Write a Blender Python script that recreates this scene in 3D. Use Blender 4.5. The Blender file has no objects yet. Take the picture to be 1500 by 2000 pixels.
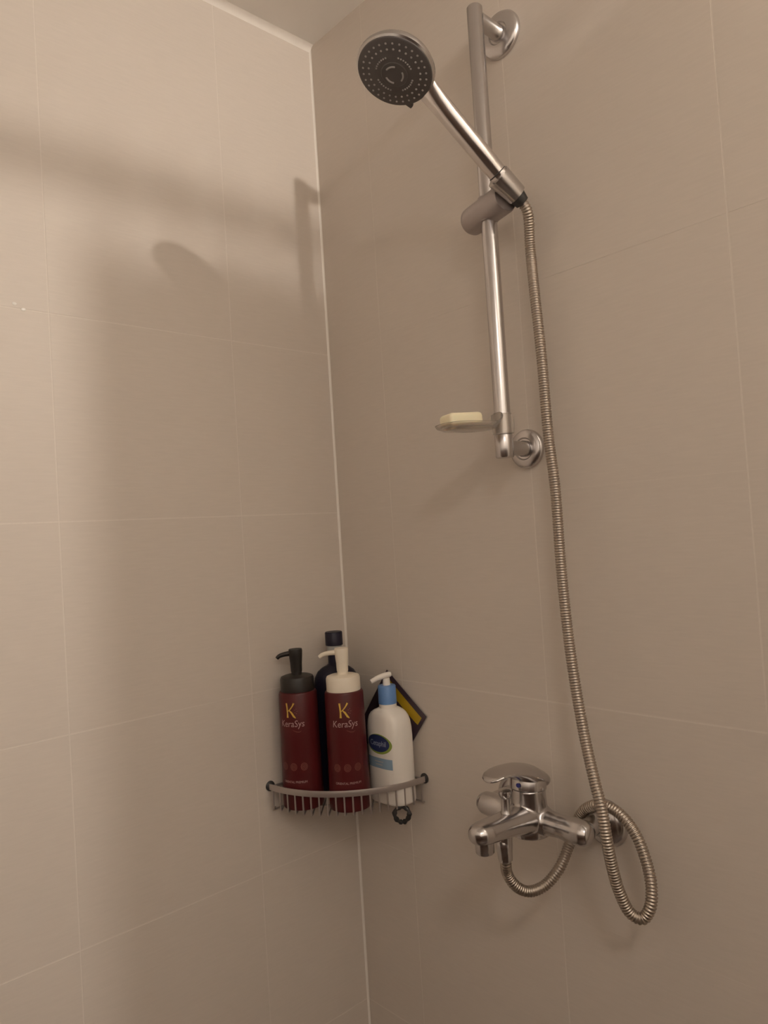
import bpy, bmesh, math, random
from mathutils import Vector, Matrix
random.seed(4)
S = bpy.context.scene
COL = S.collection
PI = math.pi
ZF = 1.5            # height of the fitting frame's origin above the floor

# ------------------------------------------------------------------ camera
cam_d = bpy.data.cameras.new('camera')
cam_d.sensor_fit = 'VERTICAL'
cam_d.sensor_height = 36.0
cam_d.lens = 1444.55 * 36.0 / 2000.0
cam_d.clip_start = 0.02
cam = bpy.data.objects.new('camera', cam_d)
COL.objects.link(cam)
R_ = Vector((0.67482, 0.73528, -0.06334)).normalized()
F_ = Vector((-0.73497, 0.67737, 0.0316)).normalized()
U_ = R_.cross(F_).normalized()
M = Matrix.Identity(4)
for i in range(3):
    M[i][0], M[i][1], M[i][2] = R_[i], U_[i], -F_[i]
M[0][3], M[1][3], M[2][3] = 1.0855, -0.8836, -0.0304 + ZF
cam.matrix_world = M
S.camera = cam

# ------------------------------------------------------------------ world, exposure
W = bpy.data.worlds.new('world')
S.world = W
W.use_nodes = True
W.node_tree.nodes['Background'].inputs[0].default_value = (0.01, 0.009, 0.008, 1)
W.node_tree.nodes['Background'].inputs[1].default_value = 1.0
S.view_settings.view_transform = 'Standard'
S.view_settings.look = 'None'
S.view_settings.gamma = 1.0
S.view_settings.use_curve_mapping = False
S.view_settings.exposure = 0.0
S.cycles.use_denoising = True
S.cycles.max_bounces = 16
S.cycles.diffuse_bounces = 8
S.cycles.glossy_bounces = 6
S.cycles.transmission_bounces = 8
S.cycles.sample_clamp_indirect = 6.0
BULB_POS = (1.466, -0.095, 2.364)
BULB_R = 0.015
BULB_W = 3420.0
FILL_W = 33.0  # strength of the added fill light overhead
BULB_COL = (1.0, 0.91, 0.82)

# ------------------------------------------------------------------ materials
def mat(name, col, rough=0.5, metal=0.0, noise=0.0, scale=40.0, bump=0.0, stretch=None, **kw):
    m = bpy.data.materials.new(name)
    m.use_nodes = True
    nt = m.node_tree
    b = nt.nodes['Principled BSDF']
    b.inputs['Base Color'].default_value = (*col, 1)
    b.inputs['Roughness'].default_value = rough
    b.inputs['Metallic'].default_value = metal
    for k, v in kw.items():
        b.inputs[k].default_value = v
    if noise or bump:
        tc = nt.nodes.new('ShaderNodeTexCoord')
        mp = nt.nodes.new('ShaderNodeMapping')
        if stretch: mp.inputs['Scale'].default_value = stretch
        nz = nt.nodes.new('ShaderNodeTexNoise')
        nz.inputs['Scale'].default_value = scale
        nz.inputs['Detail'].default_value = 4
        nt.links.new(tc.outputs['Object'], mp.inputs[0])
        nt.links.new(mp.outputs[0], nz.inputs['Vector'])
        if noise:
            rp = nt.nodes.new('ShaderNodeMix'); rp.data_type = 'RGBA'
            rp.inputs[6].default_value = (*[c * (1 - noise) for c in col], 1)
            rp.inputs[7].default_value = (*[min(1, c * (1 + noise)) for c in col], 1)
            nt.links.new(nz.outputs['Fac'], rp.inputs[0])
            nt.links.new(rp.outputs[2], b.inputs['Base Color'])
        if bump:
            bp = nt.nodes.new('ShaderNodeBump')
            bp.inputs['Strength'].default_value = bump
            bp.inputs['Distance'].default_value = 0.001
            nt.links.new(nz.outputs['Fac'], bp.inputs['Height'])
            nt.links.new(bp.outputs[0], b.inputs['Normal'])
    return m

TILE = mat('beige_ceramic_tile', (0.62, 0.558, 0.495), 0.55, noise=0.05, scale=30, bump=0.05, stretch=(1, 1, 12))
GROUT = mat('pale_grout', (0.68, 0.62, 0.555), 0.8, noise=0.06, scale=200)
GROUT2 = mat('beige_grout', (0.68, 0.62, 0.555), 0.8, noise=0.06, scale=200)
DROP = mat('glint_white', (0.80, 0.77, 0.72), 0.10, noise=0.02, scale=60)  # glossy white that stands in for a lamp glint
SEAL = mat('white_silicone', (0.80, 0.75, 0.69), 0.4, noise=0.04, scale=60)
PAINT = mat('ceiling_paint', (0.88, 0.855, 0.82), 0.8, noise=0.03, scale=8)
PLASTER = mat('room_plaster', (0.91, 0.885, 0.845), 0.8, noise=0.04, scale=6)
FLOORM = mat('floor_tile', (0.09, 0.06, 0.045), 0.4, noise=0.1, scale=14)
CHROME = mat('chrome', (0.57, 0.55, 0.545), 0.22, 1.0, noise=0.03, scale=30)
SATIN = mat('worn_chrome_tube', (0.62, 0.595, 0.59), 0.26, 1.0, noise=0.04, scale=50)
HOSEM = mat('steel_hose', (0.47, 0.41, 0.35), 0.36, 1.0, noise=0.05, scale=60)
DULL = mat('dull_grey_plastic_chrome', (0.42, 0.38, 0.37), 0.36, 0.75, noise=0.04, scale=40)
FACE = mat('charcoal_spray_face', (0.098, 0.088, 0.086), 0.45, noise=0.08, scale=80)
NOZ = mat('grey_rubber_nozzle', (0.36, 0.34, 0.335), 0.6, noise=0.06, scale=200)
DARK = mat('dark_plastic', (0.03, 0.028, 0.027), 0.45, noise=0.1, scale=60)
WIRE = mat('satin_wire', (0.50, 0.455, 0.435), 0.40, 0.8, noise=0.05, scale=90)
RED = mat('deep_red_bottle', (0.082, 0.0115, 0.0125), 0.32, noise=0.05, scale=20, **{'Specular IOR Level': 0.28})
BLACKP = mat('black_pump_plastic', (0.016, 0.013, 0.011), 0.42, noise=0.1, scale=60)
CREAM = mat('cream_pump_plastic', (0.80, 0.73, 0.61), 0.38, noise=0.03, scale=40)
GOLD = mat('gold_print', (0.62, 0.40, 0.07), 0.4, noise=0.05, scale=90)
PINK = mat('pale_pink_print', (0.46, 0.30, 0.29), 0.5, noise=0.05, scale=90)
FAINT = mat('faint_red_print', (0.21, 0.070, 0.055), 0.5, noise=0.1, scale=90)
NAVY = mat('navy_bottle', (0.016, 0.014, 0.028), 0.40, noise=0.08, scale=30, **{'Specular IOR Level': 0.3})
PALE = mat('pale_bottle_collar', (0.42, 0.42, 0.40), 0.3, noise=0.04, scale=50)
WHITE = mat('white_bottle', (0.84, 0.80, 0.74), 0.36, noise=0.02, scale=30)
BLUE = mat('blue_collar', (0.13, 0.27, 0.56), 0.4, noise=0.04, scale=50)
LNAVY = mat('navy_print', (0.022, 0.034, 0.11), 0.4, noise=0.04, scale=60)
LGREEN = mat('green_print', (0.25, 0.33, 0.06), 0.4, noise=0.04, scale=60)
LBLUE = mat('pale_blue_print', (0.25, 0.36, 0.47), 0.45, noise=0.05, scale=60)
LTEXT = mat('grey_blue_print', (0.40, 0.45, 0.55), 0.45, noise=0.05, scale=60)
LGREY = mat('grey_print', (0.48, 0.45, 0.42), 0.45, noise=0.05, scale=60)
PURPLE = mat('dark_purple_film', (0.045, 0.026, 0.038), 0.35, noise=0.15, scale=40)
YELLOW = mat('yellow_film', (0.42, 0.28, 0.012), 0.35, noise=0.08, scale=40)
SOAPM = mat('cream_soap', (0.88, 0.80, 0.58), 0.45, noise=0.03, scale=40, **{'Subsurface Weight': 0.1})
CLEAR = mat('frosted_clear_plastic', (0.93, 0.90, 0.86), 0.18, noise=0.02, scale=60, **{'Transmission Weight': 0.9, 'IOR': 1.3})
CLOTH = mat('curtain_cloth', (0.80, 0.77, 0.70), 0.8, noise=0.04, scale=60)
_nt = CLOTH.node_tree
_tr = _nt.nodes.new('ShaderNodeBsdfTranslucent'); _tr.inputs[0].default_value = (0.90, 0.87, 0.82, 1)
_mx = _nt.nodes.new('ShaderNodeMixShader'); _mx.inputs[0].default_value = 0.75
_nt.links.new(_nt.nodes['Principled BSDF'].outputs[0], _mx.inputs[1]); _nt.links.new(_tr.outputs[0], _mx.inputs[2])
_nt.links.new(_mx.outputs[0], _nt.nodes['Material Output'].inputs[0])
BLUEDOT = mat('blue_marker', (0.02, 0.025, 0.22), 0.3, noise=0.02, scale=80)
BULBM = bpy.data.materials.new('lit_bulb'); BULBM.use_nodes = True
_nt = BULBM.node_tree; _nt.nodes.remove(_nt.nodes['Principled BSDF'])
_e = _nt.nodes.new('ShaderNodeEmission'); _e.inputs[0].default_value = (*BULB_COL, 1); _e.inputs[1].default_value = BULB_W
_nt.links.new(_e.outputs[0], _nt.nodes['Material Output'].inputs[0])

FILLM = bpy.data.materials.new('fill_light_glow'); FILLM.use_nodes = True  # glow of the added fill light
_nt = FILLM.node_tree; _nt.nodes.remove(_nt.nodes['Principled BSDF'])
_e = _nt.nodes.new('ShaderNodeEmission'); _e.inputs[0].default_value = (*BULB_COL, 1); _e.inputs[1].default_value = FILL_W
_nt.links.new(_e.outputs[0], _nt.nodes['Material Output'].inputs[0])
BRIGHT = mat('bright_chrome', (0.76, 0.73, 0.72), 0.20, 1.0, noise=0.03, scale=30)

# ------------------------------------------------------------------ helpers
def thing(name, loc, label, cat, group=None):
    o = bpy.data.objects.new(name, None)
    COL.objects.link(o)
    o.empty_display_size = 0.02
    o.location = loc
    o['label'] = label; o['category'] = cat
    if group: o['group'] = group
    return o

def wloc(o):
    v = Vector((0, 0, 0))
    while o: v += o.location; o = o.parent
    return v

def part(name, bm, m, parent=None, loc=None, label=None, sharp=40, kind=None):
    """One mesh object from a bmesh in world coordinates; origin at loc (or its centre)."""
    bmesh.ops.recalc_face_normals(bm, faces=bm.faces)
    if loc is None:
        c = Vector((0, 0, 0))
        for v in bm.verts: c += v.co
        loc = c / max(1, len(bm.verts))
    loc = Vector(loc)
    bmesh.ops.translate(bm, vec=-loc, verts=bm.verts)
    me = bpy.data.meshes.new(name)
    bm.to_mesh(me); bm.free()
    for p in me.polygons: p.use_smooth = True
    me.set_sharp_from_angle(angle=math.radians(sharp))
    me.materials.append(m)
    o = bpy.data.objects.new(name, me)
    COL.objects.link(o)
    if parent:
        o.parent = parent
        o.location = loc - wloc(parent)
    else:
        o.location = loc
    if label: o['label'] = label
    if kind: o['kind'] = kind
    return o

def frame(axis, hint=(0, 0, 1)):
    w = Vector(axis).normalized()
    h = Vector(hint)
    if abs(w.dot(h)) > 0.95: h = Vector((1, 0, 0))
    u = h.cross(w).normalized()
    return u, w.cross(u).normalized(), w

def rings_to_bm(rings, cap0=True, cap1=True, closed=False, bm=None):
    bm = bm or bmesh.new()
    vr = [[bm.verts.new(p) for p in r] for r in rings]
    n = len(vr[0])
    pairs = list(zip(vr, vr[1:])) + ([(vr[-1], vr[0])] if closed else [])
    for a, b in pairs:
        for i in range(n):
            j = (i + 1) % n
            bm.faces.new((a[i], a[j], b[j], b[i]))
    if not closed:
        if cap0: bm.faces.new(vr[0])
        if cap1: bm.faces.new(vr[-1][::-1])
    return bm

def lathe(prof, org=(0, 0, 0), axis=(0, 0, 1), seg=32, bm=None, sx=1.0, sy=1.0, hint=(0, 0, 1), n=2.0):
    """prof: (radius, height) from one end to the other; both ends are capped. n: superellipse power"""
    u, v, w = frame(axis, hint)
    org = Vector(org)
    rings = []
    for r, h in prof:
        r = max(r, 1e-5)
        ring = []
        for k in range(seg):
            a = 2 * PI * k / seg
            c, s = math.cos(a), math.sin(a)
            if n != 2.0:
                c = math.copysign(abs(c) ** (2 / n), c); s = math.copysign(abs(s) ** (2 / n), s)
            ring.append(org + u * (r * sx * c) + v * (r * sy * s) + w * h)
        rings.append(ring)
    return rings_to_bm(rings, bm=bm)

def box(c, size, bev=0.0, seg=2, rot=None, bm=None):
    b = bmesh.new()
    bmesh.ops.create_cube(b, size=1.0)
    for v in b.verts: v.co = Vector((v.co.x * size[0], v.co.y * size[1], v.co.z * size[2]))
    if bev: bmesh.ops.bevel(b, geom=b.edges[:], offset=bev, segments=seg, profile=0.5, affect='EDGES')
    if rot: bmesh.ops.transform(b, matrix=rot, verts=b.verts)
    bmesh.ops.translate(b, vec=Vector(c), verts=b.verts)
    if bm is None: return b
    me = bpy.data.meshes.new('tmp'); b.to_mesh(me); b.free(); bm.from_mesh(me); bpy.data.meshes.remove(me)
    return bm

def catmull(pts, step):
    pts = [Vector(p) for p in pts]
    P = [2 * pts[0] - pts[1]] + pts + [2 * pts[-1] - pts[-2]]
    dense = []
    for i in range(1, len(P) - 2):
        p0, p1, p2, p3 = P[i - 1:i + 3]
        # centripetal form
        t0 = 0; t1 = t0 + (p1 - p0).length ** .5; t2 = t1 + (p2 - p1).length ** .5; t3 = t2 + (p3 - p2).length ** .5
        for k in range(60):
            t = t1 + (t2 - t1) * k / 60
            a1 = p0 * ((t1 - t) / (t1 - t0)) + p1 * ((t - t0) / (t1 - t0))
            a2 = p1 * ((t2 - t) / (t2 - t1)) + p2 * ((t - t1) / (t2 - t1))
            a3 = p2 * ((t3 - t) / (t3 - t2)) + p3 * ((t - t2) / (t3 - t2))
            b1 = a1 * ((t2 - t) / (t2 - t0)) + a2 * ((t - t0) / (t2 - t0))
            b2 = a2 * ((t3 - t) / (t3 - t1)) + a3 * ((t - t1) / (t3 - t1))
            dense.append(b1 * ((t2 - t) / (t2 - t1)) + b2 * ((t - t1) / (t2 - t1)))
    dense.append(pts[-1])
    out = [dense[0]]; acc = 0.0; target = step
    for a, b in zip(dense, dense[1:]):
        L = (b - a).length
        while L > 0 and acc + L >= target:
            out.append(a.lerp(b, (target - acc) / L)); target += step
        acc += L
    if (out[-1] - pts[-1]).length > step * .3: out.append(pts[-1])
    return out

def tube(path, rad, seg=10, closed=False, bm=None):
    """rad: number or function(index)"""
    path = [Vector(p) for p in path]
    n = len(path)
    def tan(i):
        if closed: return (path[(i + 1) % n] - path[i - 1]).normalized()
        return (path[min(i + 1, n - 1)] - path[max(i - 1, 0)]).normalized()
    t = tan(0)
    u = frame(t)[0]
    rings = []
    for i in range(n):
        t2 = tan(i)
        q = t.rotation_difference(t2)
        u = (q @ u); u = (u - t2 * u.dot(t2)).normalized()
        t = t2
        v = t.cross(u)
        r = rad(i) if callable(rad) else rad
        rings.append([path[i] + u * (r * math.cos(2 * PI * k / seg)) + v * (r * math.sin(2 * PI * k / seg)) for k in range(seg)])
    return rings_to_bm(rings, closed=closed, bm=bm)

def loft_y(secs, seg=28, n=2.3, bm=None):
    """sections (x, y, z, half width, half thickness) in planes of constant y"""
    rings = []
    for x, y, z, hw, ht in secs:
        ring = []
        for k in range(seg):
            a = 2 * PI * k / seg
            c, s = math.cos(a), math.sin(a)
            c = math.copysign(abs(c) ** (2 / n), c); s = math.copysign(abs(s) ** (2 / n), s)
            ring.append((x + hw * c, y, z + ht * s))
        rings.append(ring)
    return rings_to_bm(rings, bm=bm)

def melt(bm, voxel=0.0016, smooth=6):
    """union of overlapping shapes as one cast surface"""
    bmesh.ops.recalc_face_normals(bm, faces=bm.faces)
    me = bpy.data.meshes.new('tmp'); bm.to_mesh(me); bm.free()
    o = bpy.data.objects.new('tmp', me); COL.objects.link(o)
    r = o.modifiers.new('r', 'REMESH'); r.mode = 'VOXEL'; r.voxel_size = voxel
    s = o.modifiers.new('s', 'SMOOTH'); s.iterations = smooth; s.factor = 0.5
    dg = bpy.context.evaluated_depsgraph_get()
    me2 = bpy.data.meshes.new_from_object(o.evaluated_get(dg))
    bpy.data.objects.remove(o)
    b = bmesh.new(); b.from_mesh(me2); bpy.data.meshes.remove(me2)
    return b

def text_bm(s, size, shear=0.0, offset=0.0, sx=1.0):
    """flat text centred on the origin, in x (along) and y (up)"""
    c = bpy.data.curves.new('tmp', 'FONT')
    c.body = s; c.size = size; c.shear = shear; c.offset = offset
    c.align_x = 'CENTER'; c.align_y = 'CENTER'; c.resolution_u = 3
    o = bpy.data.objects.new('tmp', c); COL.objects.link(o)
    dg = bpy.context.evaluated_depsgraph_get()
    me = bpy.data.meshes.new_from_object(o.evaluated_get(dg))
    bpy.data.objects.remove(o)
    b = bmesh.new(); b.from_mesh(me); bpy.data.meshes.remove(me)
    for v in b.verts: v.co.x *= sx
    return b

def flat_poly(pts, bm=None):
    bm = bm or bmesh.new()
    bm.faces.new([bm.verts.new((x, y, 0)) for x, y in pts])
    return bm

def stroke(pts, w, bm=None):
    """flat ribbon of widths w along 2-D points"""
    bm = bm or bmesh.new()
    if not isinstance(w, (list, tuple)): w = [w] * len(pts)
    pr = None
    for i, (x, y) in enumerate(pts):
        a = Vector(pts[max(i - 1, 0)]); b = Vector(pts[min(i + 1, len(pts) - 1)])
        d = (b - a).normalized(); nn = Vector((-d.y, d.x)) * w[i] / 2
        cur = (bm.verts.new((x + nn.x, y + nn.y, 0)), bm.verts.new((x - nn.x, y - nn.y, 0)))
        if pr: bm.faces.new((pr[0], pr[1], cur[1], cur[0]))
        pr = cur
    return bm

def wrap(bm, fn):
    if len(bm.faces):
        bmesh.ops.triangulate(bm, faces=bm.faces[:])
        for _ in range(6):
            lg = [e for e in bm.edges if abs(e.verts[0].co.x - e.verts[1].co.x) > 0.004]
            if not lg: break
            bmesh.ops.subdivide_edges(bm, edges=lg, cuts=1)
            bmesh.ops.triangulate(bm, faces=[f for f in bm.faces if len(f.verts) > 3])
    for v in bm.verts: v.co = fn(v.co.x, v.co.y)
    return bm

# ------------------------------------------------------------------ room shell
H = 0.9166 + ZF
XR, YB = 2.2, -1.75
def slab(name, c, size, m):
    o = part(name, box(c, size), m, loc=c)
    o['kind'] = 'structure'
    return o
TT = 0.008          # tile thickness
wl = slab('wall_left', (-TT - 0.03 + 0.0006, YB / 2, H / 2), (0.0592, -YB, H), GROUT)
wr = slab('wall_right', (XR / 2, TT + 0.03 - 0.0006, H / 2), (XR, 0.0592, H), GROUT2)
wl.location.x = -0.00025 - 0.0296; wr.location.y = 0.00025 + 0.0296
slab('wall_back', (XR / 2, YB - 0.03, H / 2), (XR + 0.1, 0.06, H), PLASTER)
slab('wall_far', (XR + 0.03, YB / 2, H / 2), (0.06, -YB, H), PLASTER)
ADDED_CLAD = mat('added_dark_cladding', (0.10, 0.058, 0.040), 0.5, noise=0.08, scale=12)  # unseen cladding, added to darken the light low in the room
slab('added_trim_3', (XR / 2, YB + 0.006, 0.62), (XR, 0.012, 1.24), ADDED_CLAD)
slab('added_trim_4', (XR - 0.006, YB / 2 - 0.2, 0.62), (0.012, -YB - 0.45, 1.24), ADDED_CLAD)
slab('ceiling', (XR / 2, YB / 2, H + 0.03), (XR + 0.2, -YB + 0.2, 0.06), PAINT)
slab('floor', (XR / 2, YB / 2, -0.03), (XR + 0.2, -YB + 0.2, 0.06), FLOORM)

GAP = 0.0020
zj = [0.0, 0.018] + [0.318 + 0.3 * k for k in range(6)] + [H]
yj = [0.0, 0.2113] + [0.2113 + 0.3 * k for k in range(1, 6)] + [-YB]
xj = [0.0, 0.1463] + [0.1463 + 0.3 * k for k in range(1, 7)] + [XR]
meshes = {}
HAIR = {1.818, 1.518, 0.918}          # joints of the right wall that are filled almost flush
def tiles(parent, js, along_x):
    for a0, a1 in zip(js, js[1:]):
        if a1 - a0 < 0.02: continue
        for z0, z1 in zip(zj, zj[1:]):
            if z1 - z0 < 0.02: continue
            g0 = 0.0004 if along_x and round(z0, 3) in HAIR else GAP
            g1 = 0.0004 if along_x and round(z1, 3) in HAIR else GAP
            key = (round(a1 - a0, 3), round(z1 - z0, 3), along_x, g0, g1)
            ac = (a0 + a1) / 2
            zc = (z0 + z1) / 2 + (g0 - g1) / 4
            c = Vector((ac, TT / 2, zc)) if along_x else Vector((-TT / 2, -ac, zc))
            if key not in meshes:
                w, h = a1 - a0 - GAP, z1 - z0 - (g0 + g1) / 2
                size = (w, TT, h) if along_x else (TT, w, h)
                o = part('tile', box(c, size), TILE, parent, loc=c)
                meshes[key] = o.data
            else:
                o = bpy.data.objects.new('tile', meshes[key]); COL.objects.link(o)
                o.parent = parent; o.location = c - wloc(parent)
tiles(wl, yj, False)
tiles(wr, xj, True)

# silicone beads in the corners
def bead(name, a, b, w, d1, d2):
    a, b = Vector(a), Vector(b); d1, d2 = Vector(d1), Vector(d2)
    sec = [a * 0, d1 * w, d1 * w * .55 + d2 * w * .18, d1 * w * .18 + d2 * w * .55, d2 * w]
    bm = rings_to_bm([[a + s for s in sec], [b + s for s in sec]])
    o = part(name, bm, SEAL, loc=a.lerp(b, .5)); o['kind'] = 'structure'
bead('trim_1', (0.0002, -0.0002, 0.0), (0.0002, -0.0002, H), 0.0032, (1, 0, 0), (0, -1, 0))
bead('trim_2', (0.0002, -0.0002, H), (0.0002, YB, H), 0.011, (1, 0, 0), (0, 0, -1))
# two tiny glossy white dabs standing in for lamp glints on the left joint
for y, z, r in ((-0.557, 1.8243, 0.0032), (-0.5454, 1.8178, 0.0034)):
    part('glint_dab', lathe([(r, 0), (r * .93, .00035), (r * .6, .0006), (r * .3, .00068), (0.0002, .0007)], (0.0, y, z), (1, 0, 0), 14, sy=.7), DROP, wl,
         label='tiny glossy white dab standing in for a lamp glint on the tile joint')

# ------------------------------------------------------------------ lamp, rod and curtain beyond the frame
lp = thing('wall_lamp', (BULB_POS[0], 0, BULB_POS[2]), 'small lit wall spotlight high on the tiled wall beyond the shower curtain', 'lamp')
part('back_plate', lathe([(0.035, 0), (0.035, 0.006), (0.03, 0.01)], (BULB_POS[0], 0, BULB_POS[2]), (0, -1, 0)), CHROME, lp)
part('lamp_arm', lathe([(0.006, 0), (0.006, 0.055)], (BULB_POS[0], -0.009, BULB_POS[2]), (0, -1, 0), 12), CHROME, lp)
part('bulb_socket', lathe([(0.012, 0), (0.012, 0.012)], (BULB_POS[0], -0.063, BULB_POS[2]), (0, -1, 0), 16), CREAM, lp)
bb = bmesh.new(); bmesh.ops.create_uvsphere(bb, u_segments=24, v_segments=14, radius=BULB_R)
bmesh.ops.translate(bb, vec=Vector(BULB_POS), verts=bb.verts)
part('bulb', bb, BULBM, lp)

cl = thing('fill_light', (1.72, -1.15, H), 'added round opal fill light on the ceiling behind the camera', 'lamp')  # added fill light that raises the ambient level, no known source
part('fill_base', lathe([(0.15, 0), (0.15, 0.022), (0.145, 0.025)], (1.72, -1.15, H), (0, 0, -1), 48), CREAM, cl)
part('fill_diffuser', lathe([(0.135, 0.0), (0.135, 0.012), (0.12, 0.022), (0.07, 0.030), (0.001, 0.032)], (1.72, -1.15, H - 0.0255), (0, 0, -1), 48), FILLM, cl)

XC = 1.125
RODZ = 2.286
CW = 0.172
rod = thing('curtain_rod', (XC, 0, RODZ), 'chrome shower curtain rod running out from the tiled wall', 'rod')
part('pole', lathe([(0.0075, 0.006), (0.0075, -YB - 0.006)], (XC, 0, RODZ), (0, -1, 0.021), 20), CHROME, rod)
for y, d in ((0, -1), (YB, 1)):
    part('end_flange', lathe([(0.024, 0), (0.024, 0.006), (0.014, 0.018)], (XC, y, RODZ - 0.021 * y), (0, d, 0), 24), CHROME, rod)
cu = thing('shower_curtain', (XC, -0.12, 2.2), 'cream cloth shower curtain bunched against the tiled wall', 'curtain')
bm = bmesh.new()
N = 120
grid = []
for j in range(24):
    tz = j / 23
    row = []
    for i in range(N + 1):
        s = i / N
        y = -0.010 - CW * s - 0.006 * tz * s
        amp = 0.014 + 0.010 * tz
        x = XC + amp * math.sin(s * 2 * PI * 7 + 0.6 * tz) + 0.006 * math.sin(s * 17 + tz * 3)
        top = 2.2700 - 0.004 * (math.sin(s * PI * 7) ** 2) - 0.02 * max(0, s - .55)
        row.append(bm.verts.new((x, y, top * (1 - tz) + 0.14 * tz)))
    grid.append(row)
for a, b in zip(grid, grid[1:]):
    for i in range(N): bm.faces.new((a[i], a[i + 1], b[i + 1], b[i]))
o = part('cloth', bm, CLOTH, cu, sharp=80)
for k in range(7):
    y = -0.018 - 0.025 * k
    path = [(XC + 0.014 * math.cos(a), y, 2.276 - .02 * y + 0.026 * math.sin(a)) for a in [2 * PI * q / 24 for q in range(24)]]
    part('ring', tube(path, 0.0016, 8, closed=True), CREAM, cu)

# ------------------------------------------------------------------ slide rail
RX, RY = 0.446, -0.058
RR = 0.0113
rail = thing('slide_rail', (RX, 0, 1.58), 'chrome shower slide rail screwed upright to the tiled wall', 'rail')
part('rail_bar', lathe([(RR - .002, 1.571), (RR, 1.573), (RR, 2.2095), (RR - .0015, 2.2115)], (RX, RY, 0), seg=32), SATIN, rail)
def bracket(z, fr, flz, fx):
    part('bracket_arm', lathe([(0.0118, 0.006), (0.0118, 0.0135), (0.0106, 0.015), (0.0106, 0.052)], (fx, 0, flz), (RX - fx, RY, z - flz), 24), CHROME, rail)
    part('wall_flange', lathe([(fr, 0.0003), (fr, 0.004), (fr - .002, 0.0075), (fr - .006, 0.0095), (0.0165, 0.0105), (0.0145, 0.0085), (0.0130, 0.0085)], (fx, 0, flz), (0, -1, 0), 48), SATIN, rail)
bracket(2.1965, 0.0335, 2.1930, 0.4475)
bracket(1.5815, 0.0285, 1.5815, 0.443)
part('end_sleeve', lathe([(0.0116, 1.567), (0.0128, 1.5685), (0.0128, 1.5985), (0.0118, 1.600)], (RX - .0005, RY, 0), seg=32), SATIN, rail)

# slider clamp
u = Vector((0.978, -0.195, 0.06)).normalized()
sc = Vector((RX, RY, 1.918))
hv = Vector((-0.195, -0.805, 0.56)).normalized()                     # handset direction, away from the wall and up
hv = (hv - u * hv.dot(u)).normalized()
slider = part('slider_clamp', lathe([(0.012, -0.0435), (0.017, -0.042), (0.0196, -0.038), (0.0202, -0.033), (0.0202, 0.034), (0.0192, 0.036), (0.0186, 0.0372), (0.0150, 0.0366)], sc, u, 40), DULL, rail)
cr = sc + u * 0.0455 + Vector((0.002, 0, 0.007))
bmc = lathe([(0.0125, -0.013), (0.0145, -0.0125), (0.0168, 0.021), (0.0168, 0.024), (0.0152, 0.024)], cr, hv, 32)
part('cradle', bmc, CHROME, slider)
part('clamp_ring', lathe([(0.0125, -0.017), (0.0128, -0.017), (0.0140, 0.017), (0.0132, 0.017)], sc, (0, 0, 1), 28, sx=1.0), DULL, slider)
part('clamp_button', lathe([(0.0125, -0.0445), (0.0130, -0.0435), (0.0130, -0.041)], sc, u, 28), DULL, slider)

# ------------------------------------------------------------------ hand shower
HC = Vector((0.445, -0.2267, 2.0521))                                # centre of the spray face
fn = Vector((0.0284, -0.3935, -0.9189)).normalized()                 # face normal
hd = (HC - cr - fn * 0).normalized()
hd0 = (HC - fn * 0.013 - cr).normalized()
hs = thing('hand_shower', cr, 'chrome hand shower with round charcoal spray face, held tilted in the slider', 'shower head')
FR = 0.0484
part('head_shell', lathe([(FR - .001, -0.0005), (FR + .0018, -0.003), (FR + .0022, -0.007), (FR - .001, -0.013), (FR * .84, -0.0185), (FR * .55, -0.0225), (FR * .2, -0.0245), (0.0005, -0.025)], HC, fn, 56), CHROME, hs)
fp = part('spray_face', lathe([(FR - .0002, -0.002), (FR - .0004, 0.0006), (FR - .0022, 0.0020), (FR * .60, 0.0026), (FR * .58, 0.0034), (FR * .36, 0.0037), (FR * .34, 0.0046), (0.0005, 0.0050)], HC, fn, 56), FACE, hs, label='charcoal spray plate')
e1 = (-hd - fn * (-hd).dot(fn)).normalized()      # in the face, towards the handle
e2 = fn.cross(e1).normalized()
def fpt(r, a, h): return HC + e1 * (r * math.cos(a)) + e2 * (r * math.sin(a)) + fn * h
nb = bmesh.new()
def nub(r, a, rad, h0):
    lathe([(rad * 1.2, -0.001), (rad * 1.2, 0.0006), (rad * .7, 0.0012)], fpt(r, a, h0), fn, 8, bm=nb)
for k in range(30): nub(FR * .845, 2 * PI * k / 30 + .1, 0.00115, 0.0019)
for k in range(26): nub(FR * .69, 2 * PI * k / 26, 0.00115, 0.0023)
for q in range(4):
    for k in range(7): nub(FR * .49, q * PI / 2 + PI / 4 - .1 + (k - 3) * .145 + .8, 0.0010, 0.0034)
part('spray_nozzles', nb, NOZ, fp, kind='stuff')
for q in range(3):
    pth = [fpt(FR * .235, q * 2 * PI / 3 + .5 + t * .11, 0.0049) for t in range(-5, 6)]
    part('spray_slit', tube(pth, 0.0012, 6), NOZ, fp)
part('selector_tab', box(fpt(FR + .001, -0.62, -0.002), (0.010, 0.006, 0.006), 0.0015, 2, Matrix(((e1.x, e2.x, fn.x, 0), (e1.y, e2.y, fn.y, 0), (e1.z, e2.z, fn.z, 0), (0, 0, 0, 1)))), FACE, hs)
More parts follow.
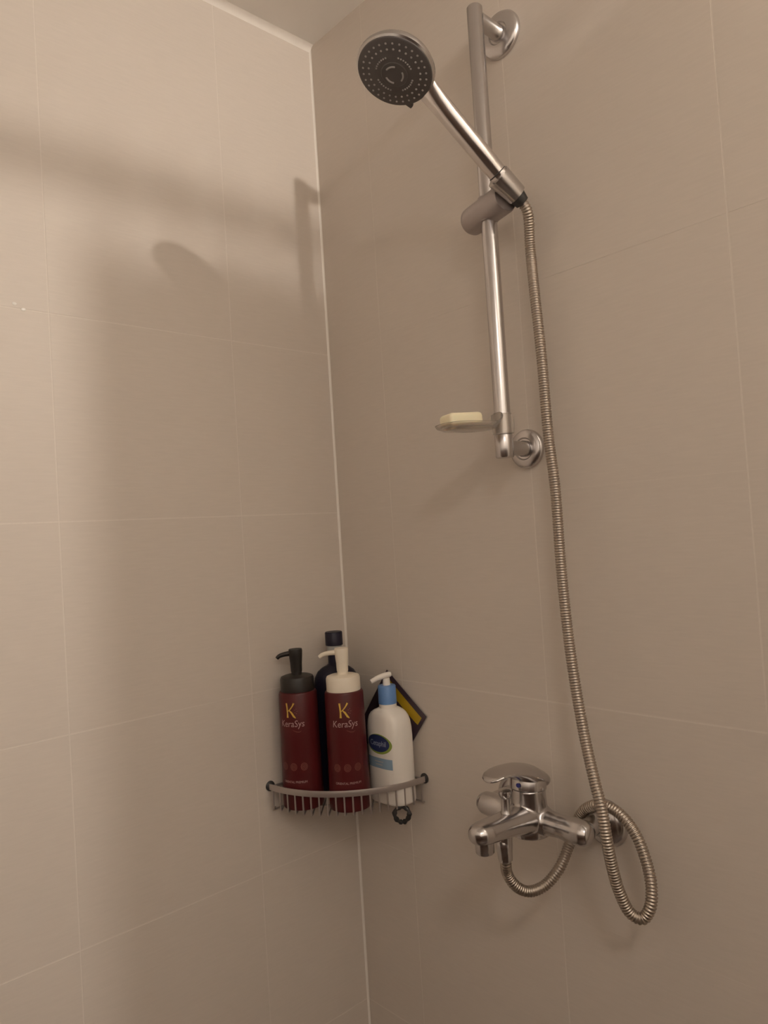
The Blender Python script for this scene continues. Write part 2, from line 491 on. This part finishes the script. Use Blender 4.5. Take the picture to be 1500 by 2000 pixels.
# handle: from behind the cradle to under the head
hp0 = cr - hd0 * 0.012
hp1 = HC + e1 * (FR * 0.80) - fn * 0.0125
L = (hp1 - hp0).length
hx = (hp1 - hp0).normalized()
sideh = hx.cross(fn).normalized()
uph = sideh.cross(hx).normalized()
rings = []
for t, rw, rt in ((0.0, .0105, .0105), (.02, .0118, .0118), (.12, .0122, .0122), (.28, .0128, .0125), (.29, .0132, .0129), (.5, .0136, .0128), (.72, .0138, .0122), (.84, .0148, .0112), (.92, .0162, .0098), (.97, .0178, .0085), (1.0, .0188, .0068)):
    c = hp0 + hx * (L * t)
    rings.append([c + sideh * (rw * math.cos(2 * PI * k / 36)) + uph * (rt * math.sin(2 * PI * k / 36)) for k in range(36)])
part('handle', rings_to_bm(rings), BRIGHT, hs, sharp=50)
part('handle_seam', lathe([(0.0120, 0), (0.0131, 0.0003), (0.0131, 0.0012), (0.0120, 0.0016)], cr + hx * 0.0262, hx, 32), DARK, hs, label='dark seam ring')
part('end_nut', lathe([(0.0070, -0.014), (0.0096, -0.013), (0.0118, -0.001), (0.0110, 0.001)], hp0, hx, 24), DARK, hs, label='dark conical nut')

# ------------------------------------------------------------------ shower hose
hose_end = hp0 - hx * 0.013
HP = [(0.4540, -0.1262, 1.0485), (0.4535, -0.1250, 1.0340), (0.4486, -0.1180, 1.0170),
      (0.4516, -0.1080, 0.9987), (0.4595, -0.0920, 0.9865), (0.4699, -0.0720, 0.9885), (0.4820, -0.0520, 1.0065), (0.4883, -0.0340, 1.0328),
      (0.4953, -0.0270, 1.0564), (0.5069, -0.0260, 1.0793), (0.5210, -0.0280, 1.0919), (0.5397, -0.0300, 1.1000), (0.5638, -0.0300, 1.0969),
      (0.5875, -0.0340, 1.0800), (0.6043, -0.0400, 1.0530), (0.6154, -0.0500, 1.0257), (0.6165, -0.0580, 1.0034), (0.6082, -0.0630, 0.9892),
      (0.5971, -0.0690, 0.9934), (0.5892, -0.0780, 1.0187), (0.5864, -0.0870, 1.0547), (0.5851, -0.0920, 1.0866), (0.5791, -0.0890, 1.1210),
      (0.5656, -0.0800, 1.1530), (0.5458, -0.0650, 1.2033), (0.5247, -0.0500, 1.2969), (0.5127, -0.0400, 1.4037), (0.5078, -0.0340, 1.5211),
      (0.5016, -0.0320, 1.5919), (0.4983, -0.0300, 1.6987), (0.4926, -0.0280, 1.8005), (0.4880, -0.0240, 1.8600),
      tuple(hose_end - hx * 0.010 + Vector((0, 0, -0.004))), tuple(hose_end)]
PITCH = 0.0036
hp = catmull(HP, PITCH / 4)
hose = thing('shower_hose', HP[0], 'long ribbed metal shower hose looped around the mixer tap and up to the hand shower', 'hose')
part('ribbed_tube', tube(hp, lambda i: (0.0059, 0.0071, 0.0075, 0.0071)[i % 4], 14), HOSEM, hose, sharp=180)
part('hose_nut', lathe([(0.0078, -0.004), (0.0092, 0.0), (0.0108, 0.016), (0.0108, 0.024), (0.0100, 0.025)], (0.454, -0.1262, 1.0400), (0, 0, 1), 24), CHROME, hose)

# ------------------------------------------------------------------ mixer tap
MX = 0.455
mz = -0.4255 + ZF
mixer = thing('mixer_tap', (MX, 0, mz), 'chrome single lever shower mixer tap on the tiled wall', 'tap')
bm = lathe([(0.006, -0.092), (0.012, -0.0895), (0.0160, -0.082), (0.0168, -0.070), (0.0165, -0.060), (0.0150, -0.045), (0.0165, -0.028), (0.0225, -0.012), (0.0235, 0.0),
            (0.0225, 0.012), (0.0165, 0.028), (0.0150, 0.045), (0.0165, 0.060), (0.0168, 0.070), (0.0160, 0.082), (0.012, 0.0895), (0.006, 0.092)], (MX, -0.065, mz), (1, 0, -0.025), 36)
lathe([(0.0265, -0.02), (0.0258, 0.0), (0.0245, 0.012), (0.0236, 0.034), (0.0234, 0.043)], (MX, -0.070, mz), (0, 0, 1), 36, bm=bm)
loft_y([(MX, -0.050, mz, .018, .014), (MX, -0.075, mz + .002, .0245, .020), (MX, -0.095, mz + .005, .0235, .0175), (MX, -0.120, mz + .0075, .0208, .0152), (MX, -0.145, mz + .0095, .0195, .0142),
        (MX, -0.165, mz + .0110, .0185, .0138), (MX, -0.177, mz + .0115, .0160, .0128), (MX, -0.184, mz + .0115, .0110, .0095), (MX, -0.187, mz + .0115, .004, .004)], bm=bm)
for s in (-1, 1):
    lathe([(0.0125, 0.006), (0.0125, 0.062)], (MX + s * 0.075, 0, mz - s * 0.002), (0, -1, 0), 28, bm=bm)
part('mixer_body', melt(bm), CHROME, mixer, sharp=180)
for s in (-1, 1):
    part('wall_flange', lathe([(0.0310, 0.0003), (0.0310, 0.003), (0.0290, 0.008), (0.0230, 0.013), (0.0150, 0.016), (0.0118, 0.016)], (MX + s * 0.075, 0, mz - s * 0.002 - .006), (0, -1, 0), 40), CHROME, mixer)
part('cartridge_collar', lathe([(0.0232, 0), (0.0248, 0.0015), (0.0250, 0.016), (0.0240, 0.018)], (MX, -0.070, mz + 0.0405), (0, 0.12, 1), 40), CHROME, mixer)
lv = part('lever', melt(loft_y([(MX, -0.0400, mz + 0.0465, .014, .006), (MX, -0.0430, mz + 0.0485, .0190, .0085), (MX, -0.052, mz + 0.0515, .0238, .0125), (MX, -0.068, mz + 0.0585, .0258, .0150), (MX, -0.084, mz + 0.0650, .0255, .0130),
               (MX, -0.098, mz + 0.0700, .0240, .0098), (MX, -0.112, mz + 0.0740, .0222, .0066), (MX, -0.126, mz + 0.0760, .0202, .0046), (MX, -0.139, mz + 0.0755, .0175, .0036), (MX, -0.148, mz + 0.0730, .0130, .0030), (MX, -0.152, mz + 0.0710, .006, .0022)]), .0013, 4), CHROME, mixer, sharp=180)
part('marker', lathe([(0.0030, 0), (0.0030, 0.0006), (0.002, 0.0012)], (MX + .0035, -0.0950, mz + .0520), (0.14, -0.99, 0), 14), BLUEDOT, lv, label='dark blue dot')
part('diverter_knob', lathe([(0.0085, 0.0), (0.0072, 0.004), (0.0058, 0.008), (0.0056, 0.022), (0.0078, 0.0245), (0.0084, 0.028), (0.0078, 0.0315), (0.004, 0.033)], (MX, -0.119, mz + 0.0195), (0, 0, 1), 28), CHROME, mixer)
part('aerator', lathe([(0.0105, -0.0225), (0.0118, -0.021), (0.0122, -0.008), (0.0122, 0.0)], (MX, -0.166, mz + .008), (0, 0, 1), 32), CHROME, mixer)
part('hose_outlet', lathe([(0.0090, -0.030), (0.0095, -0.012), (0.0110, 0.004)], (MX, -0.1262, mz - 0.006), (0, 0, 1), 24), CHROME, mixer)

# ------------------------------------------------------------------ soap dish and soap
d = Vector((-0.30, -0.954, 0)).normalized(); dn = Vector((0.954, -0.30, 0))
dz = 1.6115
DC = Vector((RX, RY, dz)) + d * 0.0555
dish = thing('soap_dish', (RX, RY, 1.60), 'clear plastic soap dish clipped onto the bottom of the slide rail', 'soap dish')
rings = []
prof = [(0.30, -0.0058), (0.80, -0.0050), (0.95, -0.0022), (1.0, 0.0014), (0.965, 0.0014), (0.91, -0.0010), (0.76, -0.0030), (0.30, -0.0036)]
for f, h in prof:
    ring = []
    for k in range(40):
        a = 2 * PI * k / 40
        cx, sy_ = math.cos(a), math.sin(a)
        p = DC + d * (0.047 * f * math.copysign(abs(cx) ** .8, cx)) + dn * (0.037 * f * math.copysign(abs(sy_) ** .8, sy_))
        lift = 0.018 * max(0.0, -cx) ** 4 if f > .9 else 0
        ring.append(p + Vector((0, 0, h + lift)))
    rings.append(ring)
part('tray', rings_to_bm(rings), CLEAR, dish)
bm = bmesh.new()
ro, ri, z0, z1 = 0.0150, 0.0118, 1.6008, 1.6275
cc = Vector((RX, RY, 0))
rings = []
for r, z in ((ro, z0), (ro + .0006, (z0 + z1) / 2), (ro, z1), (ri, z1), (ri, z0)):
    rings.append([cc + Vector((r * math.cos(2 * PI * k / 36), r * math.sin(2 * PI * k / 36), z)) for k in range(36)])
rings.append(rings[0])
b2 = rings_to_bm(rings, False, False)
bmesh.ops.remove_doubles(b2, verts=b2.verts, dist=1e-6)
part('clip_sleeve', b2, CLEAR, dish)
soap_m = Matrix(((d.x, dn.x, 0, 0), (d.y, dn.y, 0, 0), (0, 0, 1, 0), (0, 0, 0, 1))) @ Matrix.Rotation(0.05, 4, 'Y')
so = part('soap_bar', box(DC + d * 0.012 + Vector((0, 0, 0.0070)), (0.052, 0.034, 0.019), 0.006, 4, soap_m), SOAPM)
so['label'] = 'small cream bar of soap lying in the clear dish'; so['category'] = 'soap'

# ------------------------------------------------------------------ corner basket
BR = 0.1905
bz1, bz0 = 1.0625, 1.0525
fz = 1.0205
bk = thing('corner_basket', (0.06, -0.06, fz), 'quarter-round wire shower basket fixed in the tiled corner', 'basket')
rings = []
for k in range(41):
    a = (PI / 2) * k / 40
    rings.append([Vector((r * math.cos(a), -r * math.sin(a), z)) for r, z in ((BR - .0042, bz0 + .001), (BR, bz0), (BR + .001, (bz0 + bz1) / 2), (BR, bz1), (BR - .0042, bz1 - .001))])
for r in rings:                                                      # keep the ends out of the tiles
    for q in r: q.x = max(q.x, .0005); q.y = min(q.y, -.0005)
part('rim', rings_to_bm(rings), WIRE, bk)
dg = Vector((math.sqrt(.5), -math.sqrt(.5), 0)); pw = Vector((math.sqrt(.5), math.sqrt(.5), 0))
wr_ = 0.0015
for k in range(-9, 10):
    w = k * 0.0139
    rt = BR - 0.0022
    t1 = math.sqrt(rt * rt - w * w)
    t0 = abs(w) + 0.004
    top = dg * t1 + pw * w + Vector((0, 0, bz0 + .001))
    low = dg * t1 + pw * w + Vector((0, 0, fz + 0.005))
    c1 = dg * (t1 - 0.0015) + pw * w + Vector((0, 0, fz + .0012))
    c2 = dg * (t1 - 0.006) + pw * w + Vector((0, 0, fz))
    e = dg * min(t0, t1 - .008) + pw * w + Vector((0, 0, fz))
    part('wire', tube([top, low, c1, c2, e], wr_, 8), WIRE, bk)
for z in (fz - .0028, bz0 + .004):
    for ax in (0, 1):
        p0 = Vector((0.0035, -0.0035, z)); p1 = Vector((BR - .006, -0.0035, z)) if ax == 0 else Vector((0.0035, -BR + .006, z))
        part('back_rail', tube([p0, p1], 0.0018, 8), WIRE, bk)
arcp = [Vector((0.13 * math.cos(a), -0.13 * math.sin(a), fz - .0030)) for a in [PI / 2 * (0.02 + .96 * k / 24) for k in range(25)]]
part('support_arc', tube(arcp, 0.0016, 8), WIRE, bk)
for c, ax in (((BR - .004, 0, 1.0575), (0, -1, 0)), ((0, -BR + .004, 1.0575), (1, 0, 0))):
    part('rim_end_cap', lathe([(0.0085, 0.0003), (0.0085, 0.002), (0.006, 0.004), (0.003, 0.005)], c, ax, 24), DARK, bk, label='dark cap at the rim end')  # small dark cap where the rim meets each wall

# ------------------------------------------------------------------ red shampoo bottles
BZ = fz + wr_ + 0.0004
toC = Vector((1.0855, -0.8836, 0))
def red_bottle(x, y, pm, label, la, na, nl, rim_h):
    base = Vector((x, y, BZ))
    b = thing('shampoo_bottle', base, label, 'bottle', 'red pump bottles in the corner basket')
    zt = 0.1935
    r0, r1 = 0.0346, 0.0325
    body = part('bottle_body', lathe([(0.028, 0.0), (0.0335, 0.0012), (r0, 0.005), (r0, 0.012), (r1 + .0006, zt * .6), (r1, zt - .004), (r1 - .0015, zt - .001), (0.0285, zt)], base, seg=56), RED, b)
    part('pump_collar', lathe([(0.0272, zt - .0015), (0.0286, zt), (0.0286, zt + .020), (0.0272, zt + .0235), (0.022, zt + .0255), (0.010, zt + .0265)], base, seg=48), pm, b)
    part('pump_stem', lathe([(0.0090, zt + .0260), (0.0090, zt + .031), (0.0096, zt + .0315), (0.0100, zt + .045), (0.0112, zt + .058), (0.0118, zt + .0668), (0.0112, zt + .0697), (0.004, zt + .0704)], base, seg=32), pm, b)
    nd = Vector((math.cos(na), math.sin(na), 0))
    pth = catmull([base + nd * .006 + Vector((0, 0, zt + .0628)), base + nd * (nl * .6) + Vector((0, 0, zt + .0618)), base + nd * (nl * .88) + Vector((0, 0, zt + .0593)), base + nd * nl + Vector((0, 0, zt + .0558))], 0.002)
    nn = len(pth)
    part('nozzle', tube(pth, lambda i: 0.0046 - 0.0014 * i / nn, 14), pm, b)
    def on(u, v):
        h = v
        r = r0 + (r1 - r0) * min(1, max(0, (h - .012) / (zt * .6 - .012))) + .0006 * (1 if h > .1 else .4) + 0.0003
        a = la + u / r1
        return base + Vector((r * math.cos(a), r * math.sin(a), h))
    # the gold letter: two strokes and a sweeping leg
    kz = 0.1655
    kb = bmesh.new()
    stroke([(-.0072, kz + .0125), (-.0064, kz + .004), (-.0060, kz - .004), (-.0062, kz - .0115)], [.0030, .0026, .0024, .0034], kb)
    stroke([(.0058, kz + .0125), (.0030, kz + .0075), (-.0005, kz + .0030), (-.0050, kz - .0010)], [.0030, .0020, .0018, .0012], kb)
    stroke([(-.0030, kz + .0010), (.0010, kz - .0030), (.0050, kz - .0095), (.0078, kz - .0122)], [.0014, .0030, .0032, .0012], kb)
    part('letter', wrap(kb, on), GOLD, body, label='gold letter K')
    fl = bmesh.new()
    for q in range(5):
        cx, cy = .0085 + .0012 * math.cos(q * 1.26), kz - .001 + .0030 * math.sin(q * 1.26)
        stroke([(cx, cy), (cx + .0016 * math.cos(q * 1.26), cy + .0016 * math.sin(q * 1.26))], [.0006, .0014], fl)
    part('floral_print', wrap(fl, on), FAINT, body)
    tb = text_bm('KeraSys', 0.0155, shear=0.12, sx=0.86)
    for v in tb.verts: v.co.y += 0.1435
    part('lettering', wrap(tb, on), PINK, body, label='pale pink lettering')
    sw = stroke([(.002, .1335), (.008, .1305), (.013, .1300), (.016, .1320)], [.0004, .0009, .0009, .0004])
    part('flourish_print', wrap(sw, on), FAINT, body)
    for cx in (-.017, .0, .017):
        eb = bmesh.new()
        for rr in (.0052, .0034, .0014):
            pts = [(cx + rr * math.cos(2 * PI * k / 12), .073 + rr * 1.15 * math.sin(2 * PI * k / 12)) for k in range(13)]
            stroke(pts, .0008, eb)
        part('emblem_print', wrap(eb, on), FAINT, body)
    tb = text_bm('ORIENTAL PREMIUM', 0.0052, sx=0.88)
    for v in tb.verts: v.co.y += 0.0480
    part('lettering', wrap(tb, on), PINK, body, label='small pale lettering near the base')
    return b
def ang(x, y, off): return math.atan2(-0.8836 - y, 1.0855 - x) + off
red_bottle(0.0365, -0.1435, BLACKP, 'dark red pump bottle with a black pump, left in the corner basket', ang(.0365, -.1435, -0.42), math.radians(-125), 0.032, 0)
red_bottle(0.1075, -0.1000, CREAM, 'dark red pump bottle with a cream white pump, front of the corner basket', ang(.1075, -.1000, -0.04), math.radians(-138), 0.038, 0)

# ------------------------------------------------------------------ navy bottle in the corner
nvx, nvy = 0.0405, -0.0615
nb_ = Vector((nvx, nvy, BZ))
nv = thing('body_wash_bottle', nb_, 'tall navy bottle with a dark cap, behind the red pump bottles', 'bottle')
rings = []
for f, h in ((.86, 0), (.97, .002), (1, .006), (1, .180), (.985, .192), (.93, .203), (.80, .2125), (.60, .219), (.40, .223), (.30, .226)):
    ring = []
    for k in range(48):
        a = 2 * PI * k / 48; c, s = math.cos(a), math.sin(a)
        c = math.copysign(abs(c) ** .75, c); s = math.copysign(abs(s) ** .75, s)
        ff = f; gg = max(f, .42) if f < .42 else f
        ring.append(nb_ + pw * (.0405 * ff * c) - dg * (-.0235 * min(1, gg * 1.05) * s) + Vector((0, 0, h)))
    rings.append(ring)
part('bottle_body', rings_to_bm(rings), NAVY, nv)
part('neck', lathe([(.0125, .224), (.0125, .2480)], nb_, seg=32), NAVY, nv)
part('pale_collar', lathe([(.0128, .2478), (.0137, .2485), (.0137, .2572), (.0130, .2580)], nb_, seg=32), PALE, nv)
part('cap', lathe([(.0140, .2578), (.0155, .2585), (.0155, .2805), (.0145, .2820), (.004, .2825)], nb_, seg=36), NAVY, nv)

# ------------------------------------------------------------------ white lotion bottle
cb = Vector((0.1435, -0.0350, BZ))
lo = thing('lotion_bottle', cb, 'white oval lotion bottle with blue collar and white pump, right in the basket', 'bottle')
CA, CB_, CN = 0.0405, 0.0275, 3.0
def oval(f, h, fb=None):
    fb = f if fb is None else fb
    ring = []
    for k in range(64):
        a = 2 * PI * k / 64; c, s = math.cos(a), math.sin(a)
        c = math.copysign(abs(c) ** (2 / CN), c); s = math.copysign(abs(s) ** (2 / CN), s)
        ring.append(cb + Vector((CA * f * c, CB_ * fb * s, h)))
    return ring
secs = [(.90, 0, .86), (.97, .0012, .95), (1, .005, 1), (1, .110, 1), (.985, .124, .99), (.94, .135, .96), (.86, .1425, .92), (.74, .1480, .86), (.58, .1520, .78), (.42, .1545, .66), (.36, .1560, .56)]
lb = part('bottle_body', rings_to_bm([oval(f, h, g) for f, h, g in secs]), WHITE, lo, sharp=60)
part('neck', lathe([(.0150, .152), (.0150, .1625)], cb, seg=36), WHITE, lo)
part('collar', lathe([(.0148, .1622), (.0156, .1630), (.0152, .1915), (.0143, .1930), (.006, .1934)], cb, seg=40), BLUE, lo, label='blue ribbed collar')
part('pump_stem', lathe([(.0066, .1930), (.0062, .2010), (.0058, .2050)], cb, seg=24), WHITE, lo)
pd = Vector((-0.42, -0.90, 0)).normalized()
pth = catmull([cb - pd * .0085 + Vector((0, 0, .2105)), cb + Vector((0, 0, .2098)), cb + pd * .014 + Vector((0, 0, .2068)), cb + pd * .0275 + Vector((0, 0, .2015))], .0015)
npn = len(pth)
part('pump_head', tube(pth, lambda i: (.0048 if i > 1 else .0040) - .0018 * max(0, i / npn - .4), 16), WHITE, lo)
def onl(u, v):
    q = min(.999, abs(u) / CA)
    y = -CB_ * (1 - q ** CN) ** (1 / CN) - .0003
    return cb + Vector((u, y, v))
def onl2(u, v): return onl(u, v) + Vector((0, -.0002, 0))
def ellipse(cx, cy, a, b, rot, n=40):
    return [(cx + a * math.cos(t) * math.cos(rot) - b * math.sin(t) * math.sin(rot), cy + a * math.cos(t) * math.sin(rot) + b * math.sin(t) * math.cos(rot)) for t in [2 * PI * k / n for k in range(n)]]
part('emblem_print', wrap(flat_poly(ellipse(.0015, .1000, .0285, .0165, 0)), onl), LGREEN, lb, label='green oval edge of the emblem')
part('emblem_print', wrap(flat_poly(ellipse(-.0005, .1010, .0262, .0142, 0)), onl2), LNAVY, lb, label='navy oval emblem')
tb = text_bm('Cetaphil', .0125, sx=.92)
for v in tb.verts: v.co.y += .1010
part('lettering', wrap(tb, lambda a, b: onl(a, b) + Vector((0, -.0004, 0))), LTEXT, lb, label='pale lettering in the navy oval')
part('band_print', wrap(flat_poly([(-.0300, .060), (.0290, .060), (.0290, .0770), (-.0300, .0770)]), onl), LBLUE, lb, label='pale blue label band')
for yy, ww in ((.0710, .021), (.0660, .016)):
    part('small_print', wrap(stroke([(-ww / 2, yy), (0, yy), (ww / 2, yy)], .0016), onl2), LGREY, lb)

# ------------------------------------------------------------------ packet leaning behind the lotion bottle
ux = Vector((0.79, 0, -0.613)).normalized(); dx = Vector((-0.613, 0, -0.79)).normalized()
TLc = Vector((0.1120, -0.0038, 1.2330))
pkW, pkH = 0.1145, 0.150
pk = thing('sachet', TLc + dx * pkH + ux * pkW, 'dark purple sachet with a yellow band, leaning behind the white lotion bottle', 'packet')
def pkt(a, b, t0=0, t1=0): return TLc + ux * (a * pkW) + dx * (b * pkH) + Vector((0, t0, 0))
bm = bmesh.new()
n1, n2 = 12, 14
def puff(a, b): return 0.0006 + 0.0028 * (max(0, 1 - (2 * a - 1) ** 4) * max(0, 1 - (2 * b - 1) ** 4))
fr = [[bm.verts.new(pkt(i / n1, j / n2, -puff(i / n1, j / n2))) for i in range(n1 + 1)] for j in range(n2 + 1)]
bkf = [[bm.verts.new(pkt(i / n1, j / n2, puff(i / n1, j / n2))) for i in range(n1 + 1)] for j in range(n2 + 1)]
for g, fl_ in ((fr, 0), (bkf, 1)):
    for j in range(n2):
        for i in range(n1):
            f = (g[j][i], g[j][i + 1], g[j + 1][i + 1], g[j + 1][i])
            bm.faces.new(f if not fl_ else f[::-1])
for j in range(n2):
    bm.faces.new((fr[j][0], fr[j + 1][0], bkf[j + 1][0], bkf[j][0])); bm.faces.new((fr[j][n1], bkf[j][n1], bkf[j + 1][n1], fr[j + 1][n1]))
for i in range(n1):
    bm.faces.new((fr[0][i], bkf[0][i], bkf[0][i + 1], fr[0][i + 1])); bm.faces.new((fr[n2][i], fr[n2][i + 1], bkf[n2][i + 1], bkf[n2][i]))
part('pouch', bm, PURPLE, pk)
bm = bmesh.new()
g = [[bm.verts.new(pkt(a / 20, b, -puff(a / 20, b) - .0004)) for a in range(1, 20)] for b in (.055, .09, .13, .165)]
for r0_, r1_ in zip(g, g[1:]):
    for i in range(18): bm.faces.new((r0_[i], r0_[i + 1], r1_[i + 1], r1_[i]))
part('band_print', bm, YELLOW, pk, label='yellow printed band')

# ------------------------------------------------------------------ hair tie caught in the basket wires
hc = Vector((0.1770, -0.0490, 1.0080))
path = []
for k in range(28):
    a = 2 * PI * k / 28
    p = hc + pw * (0.0115 * math.cos(a) + .002 * math.sin(2 * a)) + Vector((0, 0, 0.0125 * math.sin(a))) + dg * (.004 * math.cos(2 * a) + .001)
    path.append(p)
ht = part('hair_tie', tube(path, lambda i: .0036 + .0010 * math.sin(i * 1.7), 10, closed=True), DARK)
ht['label'] = 'dark scrunched hair tie hanging through the right of the wire basket'; ht['category'] = 'hair tie'
